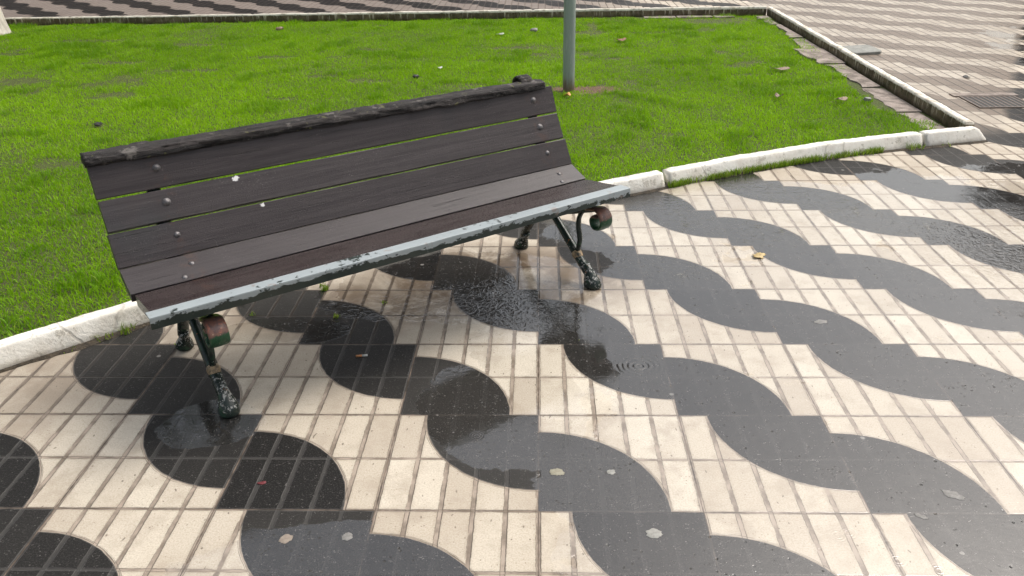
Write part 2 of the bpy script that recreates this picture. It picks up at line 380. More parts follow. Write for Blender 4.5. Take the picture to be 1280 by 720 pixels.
def mat_bark_white():
    g = N('limewashed_bark'); M = g.M; P = g.co(); z = g.sep(P)[2]
    v = g.vm('MULTIPLY', P, (1, 1, .3)); n = g.noise(14, 5, .7, vec=v)
    lime = g.mix(g.step(n, .35, .65), (.50, .45, .39), (.74, .69, .61))
    bark = g.mix(n, (.06, .045, .035), (.16, .125, .10))
    c = g.mix(g.step(M('ADD', z, M('MULTIPLY', g.noise(8, 3), .2)), 1.25, 1.35), lime, bark)
    c = g.mix(g.step(M('ADD', z, M('MULTIPLY', g.noise(12, 4), .16)), .12, .05), c, (.26, .14, .09))
    return g.pbr(c, .8, normal=g.bump(n, .9, .02))

MP = mat_paving(); MK = mat_kerb(); MKI = mat_kerb_inner(); MSO = mat_soil(); MG = mat_grass()
M_BACK = mat_plank('dark_brown_back_plank', (.033, .0265, .0268), (.053, .0435, .0435), .45, .14,
                   droppings=[(-.515, .424, .640, .012), (-.455, .372, .545, .009), (-.500, .40, .60, .004), (-.48, .385, .575, .004), (-.3, .44, .69, .003), (-.25, .44, .70, .003)])
M_SEAT = mat_plank('brown_seat_plank', (.036, .030, .0315), (.050, .0425, .044), .46, .12)
M_WET = mat_plank('wet_red_brown_front_plank', (.030, .022, .021), (.050, .0375, .036), .30, .30)
M_OLD = mat_old_wood(); M_TRIM = mat_trim(); M_IRON = mat_iron('chipped_black_green_iron', .675); M_FOOT = mat_iron('flaking_foot_paint', .64)
M_SCR = mat_scroll(); M_COLLAR = simple('worn_ochre_collar', (.03, .03, .022), (.42, .30, .17), .4, 60); M_BOLT = simple('grey_bolt_steel', (.10, .095, .095), (.20, .19, .19), .38, 90, .6)
M_POLE = mat_pole(); M_BARK = mat_bark_white()
M_CONC = simple('pinkish_concrete', (.13, .105, .085), (.36, .30, .26), .8, 9, 0, .9, .012)
M_GRATE = simple('rusty_dark_iron', (.085, .066, .055), (.17, .135, .11), .65, 60, .1)
M_PIT_SHADE = simple('painted_pit_shade', (.006, .006, .006), (.012, .011, .01), .6, 30)
M_COVER = simple('grey_green_slab', (.16, .165, .145), (.27, .27, .24), .55, 18)
M_LEAFY = simple('yellow_leaf', (.36, .25, .09), (.50, .38, .17), .45, 60, 0, .5, .002)
M_LEAFO = simple('orange_leaf', (.55, .25, .05), (.70, .42, .14), .5, 90)
M_LEAFR = simple('red_brown_leaf', (.20, .07, .04), (.30, .13, .08), .5, 60)
M_LEAFD = simple('brown_dry_leaf', (.13, .085, .05), (.26, .19, .12), .6, 60)
M_PALE = simple('pale_litter', (.42, .42, .38), (.60, .60, .56), .5, 60)
M_STONE = simple('grey_stone', (.20, .19, .17), (.36, .34, .31), .8, 50)
M_DARKLITTER = simple('dark_litter', (.02, .02, .02), (.06, .055, .05), .6, 50)

# ------------------------------------------------------------------ the setting
S = 70
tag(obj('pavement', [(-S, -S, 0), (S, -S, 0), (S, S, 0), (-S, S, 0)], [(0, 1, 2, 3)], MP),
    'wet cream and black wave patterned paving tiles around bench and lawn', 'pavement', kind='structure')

KP = [(-5.2, -3.4), (-3.9, -1.75), (-2.75, -.55), (-1.928, .256), (-1.735, .430), (-1.54, .605), (-.62, 1.34), (.10, 1.80), (.505, 2.030), (.717, 2.150), (.938, 2.268), (1.557, 2.560), (2.096, 2.760), (2.834, 2.968)]
def kerb_pts(step=.02):
    P = [Vector((*p, 0)) for p in KP]; Q = []
    for i in range(len(P)-1):
        p0 = P[max(i-1, 0)]; p1 = P[i]; p2 = P[i+1]; p3 = P[min(i+2, len(P)-1)]
        n = max(2, int((p2-p1).length/step))
        for k in range(n):
            t = k/n; Q.append(.5*((2*p1)+(p2-p0)*t+(2*p0-5*p1+4*p2-p3)*t*t+(3*p1-p0-3*p2+p3)*t**3))
    Q.append(P[-1]); return Q
KQ = kerb_pts()
def kerb_y(x):
    xs = [q.x for q in KQ]; ys = [q.y for q in KQ]; return np.interp(x, xs, ys)

def kerb_stone(x0, x1, label, end=False):
    Q = [q for q in KQ if x0 <= q.x <= x1]
    m = MB(); rings = []
    prof = [(.002, -.01), (.0, .004), (.008, .030), (.017, .055), (.0235, .071), (.027, .078), (.032, .0815), (.056, .0825), (.080, .0825), (.0865, .079), (.088, .070), (.088, -.01)]
    for i, q in enumerate(Q):
        d = (Q[min(i+1, len(Q)-1)]-Q[max(i-1, 0)]).normalized(); nrm = Vector((-d.y, d.x, 0))
        e = min(i, len(Q)-1-i); sh = 1.0 if e > 1 else (.955, .992)[e]
        ring = []
        for (o, z) in prof:
            w = mn.noise(Vector((q.x*7, q.y*7, z*16)))*.0036 - .007*max(0, mn.noise(Vector((q.x*13, q.y*13, z*9+4)))-.42)*(1 if .05 < z else 0)*2.5 + mn.noise(Vector((q.x*31, q.y*31, z*60)))*.0022 + mn.noise(Vector((q.x*90, q.y*90, z*120)))*.0012
            zz = z*sh + (w if z > .02 else 0)
            ring.append(q + nrm*(o + w*.9 + (1-sh)*.03*(1 if o < .04 else -1)) + Vector((0, 0, zz)))
        rings.append(ring)
    if end:  # the run ends with a slope towards the corner
        for k, r in enumerate(rings[::-1]):
            t = (Q[-1]-Q[len(Q)-1-k]).length
            if t < .07:
                for p in r:
                    lim = .012 + t*1.25
                    if p.z > lim: p.z = lim*.9 + p.z*.1
    m.loft(rings)
    return tag(m.build('kerb_stone', MK, smooth=True), label, 'kerb', 'white painted kerb stones in front of the lawn')
kerb_stone(-5.2, -.60, 'white painted kerb stone running from behind the left bench end out of the picture')
kerb_stone(-.59, .709, 'white kerb stone mostly hidden by the bench, its end showing right of the seat')
kerb_stone(.718, 2.399, 'long white kerb stone with a fringe of weeds, right of the bench')
kerb_stone(2.405, 2.84, 'short white kerb stone at the sharp lawn corner, beside the mossy kerb', True)

def straight_kerb(name, a, b, nrm, w, h, label, hb=None):
    a = Vector((*a, 0)); b = Vector((*b, 0)); nrm = Vector((*nrm, 0)); L = (b-a).length; n = int(L/.03); m = MB(); rings = []
    hb = h if hb is None else hb
    for i in range(n+1):
        q = a.lerp(b, i/n); hh = h + (hb-h)*i/n; ring = []
        for (o, z) in [(0, -.01), (0, hh*.4), (.001, hh*.85), (.006, hh*.98), (.016, hh), (w-.02, hh), (w-.006, hh*.97), (w, hh*.8), (w+.03, .0), (w+.03, -.01)]:
            k = mn.noise(Vector((q.x*8, q.y*8, z*25)))*.005 + mn.noise(Vector((q.x*30, q.y*30, z*50)))*.003
            joint = .012*max(0, 1-abs(((i*L/n) % 1.13)-.5)/.012)
            ring.append(q + nrm*(o+k+joint*(1 if o < w/2 else -1)) + Vector((0, 0, z + (k*.8 - joint*.8 if z > .02 else 0))))
        rings.append(ring)
    m.loft(rings); return tag(m.build(name, MKI, smooth=True), label, 'kerb')
straight_kerb('kerb', (2.715, 3.045), (2.715, 8.12), (1, 0), .062, .104, 'straight kerb with white top and mossy brown inner face, beside the drain grate', .112)
straight_kerb('kerb', (2.70, 8.09), (-13, 8.09), (0, 1), .055, .118, 'far kerb with thin white top and dark mossy face, behind the pole', .09)

# lawn soil sheet
xs = list(np.arange(-9, 2.716, .12)) + [2.715]; vs = []; fs = []; ny = 60
for x in xs:
    y0 = float(kerb_y(x)) + .05
    for k in range(ny+1):
        y = y0 + (8.092-y0)*k/ny; z = .012 + .010*mn.noise(Vector((x*.9, y*.9, 0))) + .006*mn.noise(Vector((x*4, y*4, 2)))
        vs.append((x, y, z))
for i in range(len(xs)-1):
    for k in range(ny):
        p = i*(ny+1)+k; fs.append((p, p+ny+1, p+ny+2, p+1))
tag(obj('lawn', vs, fs, MSO, smooth=True), 'dark soil of the lawn showing through worn green grass', 'lawn', kind='structure')

# broken concrete footing along the inner side of the straight kerb, and a bit at the far corner
m = MB(); y = 3.09
while y < 7.9:
    L = random.uniform(.35, .95); y1 = min(y+L, 7.95)
    w = random.uniform(.13, .25); cut = random.uniform(-.07, .07); zt = random.uniform(.014, .034); xr = 2.709-random.uniform(.0, .05)
    n = 10; top = []
    for k in range(n+1): top.append((2.708-w-cut*k/n+random.uniform(-.026, .026), y+.012+(y1-y-.024)*k/n))
    ring = [(xr, y+.012)] + top + [(xr-random.uniform(0, .02), y1-.012)]
    q = len(ring)
    m.add([(a, b, -.01) for a, b in ring] + [(a+(.006 if a < 2.7 else 0), b, zt+random.uniform(-.004, .004)) for a, b in ring],
          [tuple(range(q, 2*q))[::-1]] + [(i, (i+1) % q, q+(i+1) % q, q+i)[::-1] for i in range(q)])
    y = y1
for x0, x1 in ((1.25, 1.62), (1.64, 2.05), (2.07, 2.30)):
    m.box(x0, x1, 7.93+random.uniform(0, .03), 8.085, -.01, .026)
tag(m.build('concrete_footing', M_CONC), 'cracked pinkish concrete footing between grass and mossy kerb', 'footing', kind='structure')

# ------------------------------------------------------------------ grass
def vnoise(x, y, s, seed=0):
    x = x*s; y = y*s; xi = np.floor(x).astype(np.int64); yi = np.floor(y).astype(np.int64); fx = x-xi; fy = y-yi
    fx = fx*fx*(3-2*fx); fy = fy*fy*(3-2*fy)
    def h(a, b):
        k = (a*374761393 + b*668265263 + seed*974711) & 0x7fffffff
        k = ((k ^ (k >> 13))*1274126177) & 0x7fffffff
        return ((k ^ (k >> 16)) & 0xffff)/65535.
    return (h(xi, yi)*(1-fx)+h(xi+1, yi)*fx)*(1-fy)+(h(xi, yi+1)*(1-fx)+h(xi+1, yi+1)*fx)*fy

def blades(name, x, y, z, length, width, lean, tint, mat):
    n = len(x); az = rng.uniform(0, 2*np.pi, n); fa = rng.uniform(0, 2*np.pi, n)
    dx, dy = np.cos(az)*lean, np.sin(az)*lean; wx, wy = np.cos(fa)*width/2, np.sin(fa)*width/2
    B = np.stack([x, y, z], 1); W = np.stack([wx, wy, wx*0], 1)
    D1 = np.stack([dx*length*.30, dy*length*.30, length*.52], 1); D2 = np.stack([dx*length*.95, dy*length*.95, length*(1-.35*lean)], 1)
    v = np.empty((n, 5, 3), np.float32)
    v[:, 0] = B-W; v[:, 1] = B+W; v[:, 2] = B+D1-W*.85; v[:, 3] = B+D1+W*.85; v[:, 4] = B+D2
    base = (np.arange(n)*5)[:, None]
    lo = np.concatenate([base+np.array([[0, 1, 3, 2]]), base+np.array([[2, 3, 4]])], 1).astype(np.int32).ravel()
    me = bpy.data.meshes.new(name); me.vertices.add(n*5); me.vertices.foreach_set('co', v.ravel())
    me.loops.add(n*7); me.loops.foreach_set('vertex_index', lo)
    me.polygons.add(n*2); st = np.stack([np.arange(n)*7, np.arange(n)*7+4], 1).astype(np.int32).ravel()
    me.polygons.foreach_set('loop_start', st)
    me.update(calc_edges=True); me.validate()
    at = me.attributes.new('tint', 'FLOAT_VECTOR', 'POINT'); at.data.foreach_set('vector', np.repeat(tint.astype(np.float32), 5, axis=0).ravel())
    me.materials.append(mat); o = bpy.data.objects.new(name, me); col.objects.link(o); return o

BARE = [(-4.52, 4.92, .35, .16), (-3.45, 4.38, .24, .14), (-1.45, 4.80, .22, .12), (-3.11, 3.47, .05, .05), (-1.05, 4.90, .06, .05), (-2.35, 1.72, .09, .05), (-3.2, 5.3, .4, .07),
        (-4.57, 8.0, .3, .09), (2.1, 7.75, .55, .30), (.40, 4.43, .33, .14), (-2.6, 5.9, .35, .08), (-.2, 6.2, .3, .09), (-3.6, 6.6, .3, .1), (1.1, 7.0, .3, .08), (-2.0, 4.2, .2, .08), (-4.9, 6.9, .5, .12), (-4.0, 5.7, .35, .1), (-5.4, 6.2, .4, .1), (-3.0, 2.6, .22, .12), (-1.9, 5.0, .25, .07), (-.6, 5.6, .2, .05), (.75, 5.6, .18, .05), (1.75, 4.9, .15, .05), (-1.7, 6.2, .2, .07), (.9, 3.1, .12, .06)]
Ng = 900000
gx = rng.uniform(-8.4, 2.66, Ng); gy = rng.uniform(-.6, 8.075, Ng)
ok = (gy > kerb_y(gx)*1.0 + .095 + .05*np.abs(np.gradient(kerb_y(np.linspace(-9, 3, 2))).mean()*0)) & (gx > -3.4-.60*(gy-.26))
# keep clear of the kerb measured across it
kx = np.array([q.x for q in KQ]); ky = np.array([q.y for q in KQ]); slope = np.interp(gx, kx, np.gradient(ky, kx))
ok &= (gy-kerb_y(gx))/np.sqrt(1+slope**2) > .094 - .008*rng.random(Ng)
ok &= gx < 2.52 + .09*(vnoise(gx*0, gy, 2.1, 5)-.5)*2 + .07*(vnoise(gx, gy, 9, 6)-.5)*2 + .18*(vnoise(gx*0, gy, .9, 15) > .66)
ok &= gy < 8.07 - .06*(vnoise(gx, gy, 5, 8))
keep = np.ones(Ng)
for (bx, by, rx, ry) in BARE:
    q = np.sqrt(((gx-bx)/rx)**2+((gy-by)/ry)**2) + .9*(vnoise(gx, gy, 14, 9)-.5)
    keep = np.minimum(keep, np.clip((q-.45)/.65, .13, 1))
keep = np.minimum(keep, np.clip((vnoise(gx, gy, 1.7, 3)*.6+vnoise(gx, gy, 6.5, 4)*.4-.13)/.16, .12, 1))
ok &= rng.random(Ng) < keep
gx = gx[ok]; gy = gy[ok]; keep = keep[ok]; n = len(gx)
cl = .5*vnoise(gx, gy, 3.2, 1)+.3*vnoise(gx, gy, 9, 2)+.2*vnoise(gx, gy, 25, 7)
big = vnoise(gx, gy, .8, 12)
tuft = np.clip((vnoise(gx, gy, 5.5, 21)-.70)/.12, 0, 1)
ln = (.014+.030*rng.random(n)**1.6)*(.60+.8*cl)*(1+.8*tuft)*(.5+.5*keep)
tint = np.stack([np.clip(.15+.55*cl+.35*(rng.random(n)-.5)+.50*(big-.5)-.45*tuft+.05, 0, 1), rng.random(n), np.clip((rng.random(n)-.86)*4, 0, .8)+np.clip(.5-keep, 0, .3)], 1)
gz = np.full(n, .010)
tag(blades('grass', gx, gy, gz, ln, .0028+.0024*rng.random(n), .35+.85*rng.random(n), tint, MG), 'bright green mown lawn grass behind the bench', 'grass', kind='stuff')

# weeds at the kerb foot and in the joints
wx, wy, wl = [], [], []
def weed(x, y, k, r, l):
    for _ in range(k):
        a = random.uniform(0, 6.28); q = r*math.sqrt(random.random()); wx.append(x+math.cos(a)*q); wy.append(y+math.sin(a)*q); wl.append(l*random.uniform(.35, 1))
x = .73
while x < 2.1:
    dens = 34*max(.12, mn.noise(Vector((x*6, 3, 0)))+.55)
    yy = float(kerb_y(x)); weed(x, yy-.008, int(dens), .016, .055); x += .012
for x, k, l in ((2.30, 40, .06), (2.36, 30, .05), (2.02, 20, .05), (2.55, 8, .03), (-1.60, 45, .05), (-1.66, 25, .035), (-2.02, 60, .05), (-1.95, 30, .04), (-1.42, 30, .03), (-1.50, 16, .03), (-1.75, 10, .02)):
    weed(x, float(kerb_y(x))-.010, k, .03, l)
for x, y, k, l in ((-.903, .90, 40, .035), (-.92, .93, 20, .03), (-1.22, .78, 35, .03), (-1.14, .68, 14, .025), (-.80, .66, 26, .022), (-.63, .78, 12, .02), (-1.36, .455, 8, .02), (.15, .47, 2, .01)):
    weed(x, y, k, .014, l)
wx = np.array(wx); wy = np.array(wy); wl = np.array(wl); n = len(wx)
wt = np.stack([.35+.6*rng.random(n), rng.random(n), np.clip(rng.random(n)*1.3-.45, 0, 1)], 1)
MW = mat_grass('weed_blades', ((.05, .12, .008), (.16, .24, .03), (.36, .33, .12)))
tag(blades('weeds', wx, wy, np.full(n, .001), wl, .0026+.002*rng.random(n), .15+.6*rng.random(n), wt, MW), 'thin weeds growing along the kerb foot and in paving joints', 'weeds', kind='stuff')

# dirt washed against the kerb foot
m = MB(); pr = []
for i, q in enumerate(KQ):
    if q.x < -2.6: continue
    d = (KQ[min(i+1, len(KQ)-1)]-KQ[max(i-1, 0)]).normalized(); nr = Vector((d.y, -d.x, 0))
    w = .010+.022*max(0, mn.noise(Vector((q.x*7, 1.7, 0)))+.25)+.016*max(0, mn.noise(Vector((q.x*31, 4.2, 0))))
    pr.append((q-nr*.012+Vector((0, 0, .010)), q+nr*w*.5+Vector((0, 0, .007)), q+nr*w+Vector((0, 0, .0008))))
m.loft(pr, cap=False, closed=False)
tag(m.build('dirt', simple('dark_kerb_dirt', (.030, .024, .016), (.085, .065, .042), .8, 40, 0, .9, .01), smooth=True), 'dark damp dirt collected along the foot of the white kerb', 'dirt', kind='stuff')

# ------------------------------------------------------------------ bench
bench = empty('park_bench', (-.376, .457, 0), R(36.5))
tag(bench, 'dark brown slatted park bench with chipped cast iron legs and blue grey front trim', 'bench')
XL, XR = -.955, .870
PL = dict(b1t=(.482, .762), b1b=(.446, .660), b2t=(.442, .649), b2b=(.392, .564), b3t=(.387, .553), b3b=(.335, .457), s1r=(.333, .4505), s1f=(.215, .409), s2r=(.208, .407), s2f=(-.012, .440), cft=(-.055, .441), cfb=(-.052, .403))
PR = dict(b1t=(.447, .755), b1b=(.410, .657), b2t=(.405, .647), b2b=(.357, .556), b3t=(.352, .546), b3b=(.304, .451), s1r=(.303, .4455), s1f=(.205, .407), s2r=(.198, .405), s2f=(-.015, .436), cft=(-.067, .438), cfb=(-.070, .405))
def section(p, q, th, r=.003):
    """board section: front line p->q, thickness th to the back/below, corners rounded"""
    p = Vector(p); q = Vector(q); d = (q-p).normalized(); n = Vector((d.y, -d.x))
    if n.y > 0: n = -n            # back / below
    c = [p, q, q+n*th, p+n*th]; out = []
    for i in range(4):
        a, b, e = c[i-1], c[i], c[(i+1) % 4]; u = (a-b).normalized(); w = (e-b).normalized()
        for k in range(4):
            t = math.pi/2*k/3
            out.append(b+u*r*(1-math.sin(t))+w*r*(1-math.cos(t)))
    return out
def board(name, k0, k1, th, mat, xl=XL, xr=XR, n=40, jit=.0009, seed=0, smooth=False):
    ext = .0055 if k0[0] == 'b' else 0
    lo = lambda D: Vector(D[k1]) + (Vector(D[k1])-Vector(D[k0])).normalized()*ext
    A = section(PL[k0], lo(PL), th); B = section(PR[k0], lo(PR), th); rings = []
    for i in range(n+1):
        t = i/n; x = xl+(xr-xl)*t; tt = (x-XL)/(XR-XL)
        rings.append([(x, a.x*(1-tt)+b.x*tt + jit*mn.noise(Vector((x*7+seed, j*.8, 0))), a.y*(1-tt)+b.y*tt + jit*mn.noise(Vector((x*7, j*.8, seed+5)))) for j, (a, b) in enumerate(zip(A, B))])
    m = MB(); m.loft(rings); return m.build(name, mat, bench, smooth)
def at(k0, k1, x, f):
    t = (x-XL)/(XR-XL)
    pl = Vector(PL[k0]).lerp(Vector(PL[k1]), f); pr = Vector(PR[k0]).lerp(Vector(PR[k1]), f); p = pl.lerp(pr, t)
    d = (Vector(PL[k1])-Vector(PL[k0])).lerp(Vector(PR[k1])-Vector(PR[k0]), t).normalized(); n = Vector((d.y, -d.x))
    if n.y < 0: n = -n
    return Vector((x, p.x, p.y)), Vector((0, n.x, n.y))
def bolt(par, k0, k1, x, f, r):
    c, n = at(k0, k1, x, f); m = MB(); rot = Vector((0, 0, 1)).rotation_difference(n)
    rings = []
    for rr, z in ((r*1.15, -.002), (r*1.15, .0008), (r, .0014), (r*.86, r*.34), (r*.5, r*.55), (r*.08, r*.62)):
        rings.append([c + rot @ Vector((rr*math.cos(2*math.pi*k/14), rr*math.sin(2*math.pi*k/14), z)) for k in range(14)])
    m.loft(rings); return m.build('bolt', M_BOLT, par, True)
LEGX = (-.765, .755)
for i, (k0, k1) in enumerate((('b1t', 'b1b'), ('b2t', 'b2b'), ('b3t', 'b3b'))):
    s = board('back_slat', k0, k1, .030, M_BACK, XL+(.0, .002, -.002)[i], XR+(.0, -.003, .002)[i], seed=i*9)
    for x in LEGX: bolt(s, k0, k1, x+.01, .44 if i < 2 else .42, (.0115, .012, .009)[i])
s = board('seat_slat', 's1r', 's1f', .034, M_SEAT, seed=31); s['label'] = 'lighter rear seat slat tilted back'
for x in LEGX: bolt(s, 's1r', 's1f', x+.02, .40, .0085)
for x in (LEGX[0]-.02, LEGX[1]+.0): bolt(s, 's1r', 's1f', x, .86, .008)
s = board('seat_slat', 's2r', 's2f', .036, M_WET, XL+.010, XR-.004, seed=47); s['label'] = 'wet red brown front seat slat'
# steel angle along the front edge
rings = []
for i in range(61):
    t = i/60; x = XL-.002+(XR-XL+.006)*t
    L = lambda k: Vector(PL[k]).lerp(Vector(PR[k]), t)
    a, b, c = L('s2f'), L('cft'), L('cfb'); up = Vector((0, .0022)); w = .0012*mn.noise(Vector((x*9, 0, 0)))
    pts = [a+up+Vector((.004, 0)), b+up+Vector((.003, w)), b+up+Vector((.0008, -.0008+w)), b+Vector((0, -.002+w)), c+Vector((w, 0)), c+Vector((.0045+w, 0)), b+Vector((.0045, -.003)), a+Vector((.004, -.0022))]
    rings.append([(x, p.x, p.y) for p in pts])
m = MB(); m.loft(rings); o = m.build('edge_trim', M_TRIM, bench); o['label'] = 'steel angle in flaking pale blue grey paint'
# weathered top rail
rings = []
for i in range(221):
    t = i/220; x = XL-.004+(XR-.028-XL)*t
    c = Vector(PL['b1t']).lerp(Vector(PR['b1t']), t) + Vector((.022, .010)); ring = []
    for k in range(22):
        a = 2*math.pi*k/22; ca, sa = math.cos(a), math.sin(a)
        e = .62; rx = .035*abs(ca)**e*(1 if ca > 0 else -1); rz = .0165*abs(sa)**e*(1 if sa > 0 else -1)
        w = 1 + .14*mn.noise(Vector((x*5, ca*2.4, sa*2.4))) + .20*mn.noise(Vector((x*13, ca*9, sa*9))) + .15*mn.noise(Vector((x*46, ca*12, sa*12)))
        if t > .97: w *= 1-(t-.97)*7
        ring.append((x + .006*mn.noise(Vector((ca*4, sa*4, x*2))), c.x+rx*w+.18*rz, c.y+rz*w+.12*rx))
    rings.append(ring)
m = MB(); m.loft(rings); o = m.build('top_rail', M_OLD, bench, True); o['label'] = 'cracked weathered black timber top rail'

def ribbon(path, w, th, x0, n_sub=5):
    """flat iron strap curled in the y-z plane, width w across x, thickness th tapering to the end"""
    P = [Vector((x0, *p)) for p in path]; m = MB(); Q = []
    for i in range(len(P)-1):
        p0 = P[max(i-1, 0)]; p1 = P[i]; p2 = P[i+1]; p3 = P[min(i+2, len(P)-1)]
        for k in range(n_sub):
            t = k/n_sub; Q.append(.5*((2*p1)+(p2-p0)*t+(2*p0-5*p1+4*p2-p3)*t*t+(3*p1-p0-3*p2+p3)*t**3))
    Q.append(P[-1]); rings = []
    for i, q in enumerate(Q):
        d = (Q[min(i+1, len(Q)-1)]-Q[max(i-1, 0)]).normalized(); u = d.cross(Vector((1, 0, 0))); h = th/2; c = w*.12
        X = Vector((w/2, 0, 0)); Cx = Vector((c, 0, 0)); b = 1.25
        rings.append([q-X+u*h*.5, q-X+Cx+u*h, q+u*h*b, q+X-Cx+u*h, q+X+u*h*.5, q+X-u*h*.5, q+X-Cx-u*h, q-X+Cx-u*h, q-X-u*h*.5])
    m.loft(rings); return m
def spiral(cy, cz, a0, a1, r0, r1, n=16):
    return [(cy+(r0+(r1-r0)*k/n)*math.cos(a0+(a1-a0)*k/n), cz+(r0+(r1-r0)*k/n)*math.sin(a0+(a1-a0)*k/n)) for k in range(n+1)]
def foot(c, tilt, big=1.0):
    m = MB(); rings = []
    for r, z, sh in ((.030, .0, 0), (.037, .003, 0), (.0385, .012, 0), (.0355, .020, .001), (.0365, .026, .002), (.031, .040, .006), (.024, .056, .012), (.0195, .074, .020), (.0175, .092, .030)):
        rings.append([(c[0]+r*big*.92*math.cos(2*math.pi*k/24), c[1]+tilt*sh*1.6+r*big*1.08*math.sin(2*math.pi*k/24), z*big) for k in range(24)])
    m.loft(rings); return m
def leg_frame(x, back):
    m = MB()
    # arm + arch + rear leg
    m.tube([(x, .015, .352), (x, .09, .325), (x, .18, .293), (x, .27, .270), (x, .34, .252), (x, .42, .198), (x, .475, .130), (x, .515, .070)], [.013, .014, .015, .017, .017, .016, .016, .016], 12, 6, flat=1.35)
    # front leg
    m.tube([(x, .315, .258), (x, .25, .210), (x, .185, .160), (x, .125, .112), (x, .085, .080), (x, .050, .052)], [.014, .0155, .017, .0175, .018, .0175], 14, 6, flat=1.15)
    # thin curved strut
    m.tube([(x, .095, .318), (x, .118, .280), (x, .120, .235), (x, .110, .185), (x, .125, .125)], [.009, .0095, .010, .010, .009], 10, 5, flat=1.2)
    # seat bearer and back post
    yo = .0 if back == 'L' else -.03
    m.tube([(x, .000, .385), (x, .08, .381), (x, .20, .358), (x, .30+yo*.3, .372), (x, .356+yo*.6, .415), (x, .392+yo, .485), (x, .440+yo, .575), (x, .492+yo, .675), (x, .515+yo, .735)], [.012, .014, .016, .018, .018, .016, .015, .014, .012], 10, 6, flat=1.6)
    m.tube([(x, .20, .290), (x, .255, .325), (x, .30, .372)], [.013, .014, .015], 10, 5, flat=1.3)
    fr = m.build('leg_frame', M_IRON, bench, True)
    s = ribbon([(.045, .345)] + spiral(-.012, .312, R(75), R(75+400), .047, .016, 18), .062, .011, x)
    if back == 'R': pass
    s.build('scroll', M_SCR, fr, True)
    dz = -.014 if back == 'L' else .0
    t = ribbon([(.512+yo, .725)] + spiral(.548+yo, .765+dz, R(200), R(200-330), .040, .015, 16), .060, .012, x)
    t.build('post_scroll', M_OLD, fr, True)
    cm = MB(); cm.tube([(x, .137, .122), (x, .128, .114), (x, .120, .107), (x, .110, .099)], [.019, .0235, .0215, .019], 16, 4); cm.build('collar', M_COLLAR, fr, True)
    foot((x, .020, 0), 1).build('foot', M_FOOT, fr, True)
    foot((x, .540, 0), -1, .92).build('foot', M_FOOT, fr, True)
    return fr
leg_frame(LEGX[0]-.012, 'L'); leg_frame(LEGX[1]+.012, 'R')

# ------------------------------------------------------------------ pole, tree, drain, cover
pole = MB()
pole.lathe((.242, 4.40, 0), [(.047, -.02), (.047, .02), (.046, .6), (.046, 3.4), (.044, 3.41), (.02, 3.425), (.002, 3.43)], 28)
po = pole.build('metal_pole', M_POLE, smooth=True)
tag(po, 'grey green steel pole rusting at its foot, in a bare patch of lawn', 'pole')

tree = empty('tree', (-6.43, 7.46, 0)); tag(tree, 'tree with a limewashed flaring trunk at the far end of the lawn', 'tree')
rings = []
for z, r in ((-.03, .33), (.0, .315), (.06, .30), (.16, .28), (.35, .255), (.6, .235), (1.0, .215), (1.6, .20), (2.4, .185), (3.0, .19)):
    ring = []
    for k in range(36):
        a = 2*math.pi*k/36; w = 1+.05*mn.noise(Vector((math.cos(a)*2, math.sin(a)*2, z*.8)))+.10*max(0, 1-z/.5)*mn.noise(Vector((math.cos(a)*2.6, math.sin(a)*2.6, 5)))
        ring.append((r*w*math.cos(a)+.01*z, r*w*math.sin(a), z))
    rings.append(ring)
m = MB(); m.loft(rings)
limbs = []
for k in range(7):
    a = k*.9+.3; L = random.uniform(1.6, 2.8); h = random.uniform(1.6, 3.0)
    p = [(0, 0, 2.7), (math.cos(a)*L*.3, math.sin(a)*L*.3, 3.2+h*.2), (math.cos(a)*L*.7, math.sin(a)*L*.7, 3.1+h*.65), (math.cos(a)*L, math.sin(a)*L, 3.1+h)]
    m.tube(p, [.12, .09, .055, .02], 9, 5); limbs.append(p)
m.build('trunk', M_BARK, tree, True)
v = []; f = []
cents = [Vector(p[i]) for p in limbs for i in (2, 3)]
for k in range(9000):
    c = random.choice(cents); d = Vector((random.gauss(0, 1), random.gauss(0, 1), random.gauss(0, .75)))
    d = d.normalized()*random.uniform(.2, 1.0)**.6*1.15; q = c+d
    u = Vector((random.gauss(0, 1), random.gauss(0, 1), random.gauss(0, .6))).normalized(); w = u.orthogonal().normalized()
    s = random.uniform(.05, .09); n0 = len(v)
    v += [q-u*s, q+w*s*.42, q+u*s, q-w*s*.42]; f.append((n0, n0+1, n0+2, n0+3))
obj('crown', v, f, simple('dark_tree_leaves', (.030, .055, .015), (.065, .105, .03), .45, 3), tree)

dr = empty('drain_grate', (3.378, 3.945, .0)); tag(dr, 'rusty iron drain grate set in the paving outside the mossy kerb', 'drain')
m = MB(); m.box(-.192, .192, -.16, .16, .003, .0045); m.build('pit', M_PIT_SHADE, dr)  # flat black plate on the paving, painted as the shade inside the drain
m = MB()
for (a, b, c, d) in ((-.205, .205, .150, .168), (-.205, .205, -.168, -.150), (-.205, -.188, -.150, .150), (.188, .205, -.150, .150)): m.box(a, b, c, d, 0, .0075)
m.build('frame', M_GRATE, dr)
for k in range(9):
    x = -.160+.32*k/8; m = MB(); m.box(x-.0062, x+.0062, -.150, .150, .0052, .0068); m.build('bar', M_GRATE, dr)
m = MB(); m.box(-.24, .24, .172, .255, 0, .010); m.build('sill', M_CONC, dr)

m = MB(); ring = [(-.155, -.13), (-.12, -.155), (.12, -.15), (.15, -.12), (.155, .12), (.13, .15), (-.12, .155), (-.15, .13)]
m.loft([[(a, b, 0) for a, b in ring], [(a, b, .024) for a, b in ring], [(a*.95, b*.95, .030) for a, b in ring]])
o = m.build('access_cover', M_COVER); o.location = (3.05, 5.90, .001); o.rotation_euler = (R(1.2), R(-1.5), R(8))
tag(o, 'small grey green access cover standing proud of the paving outside the mossy kerb', 'cover')

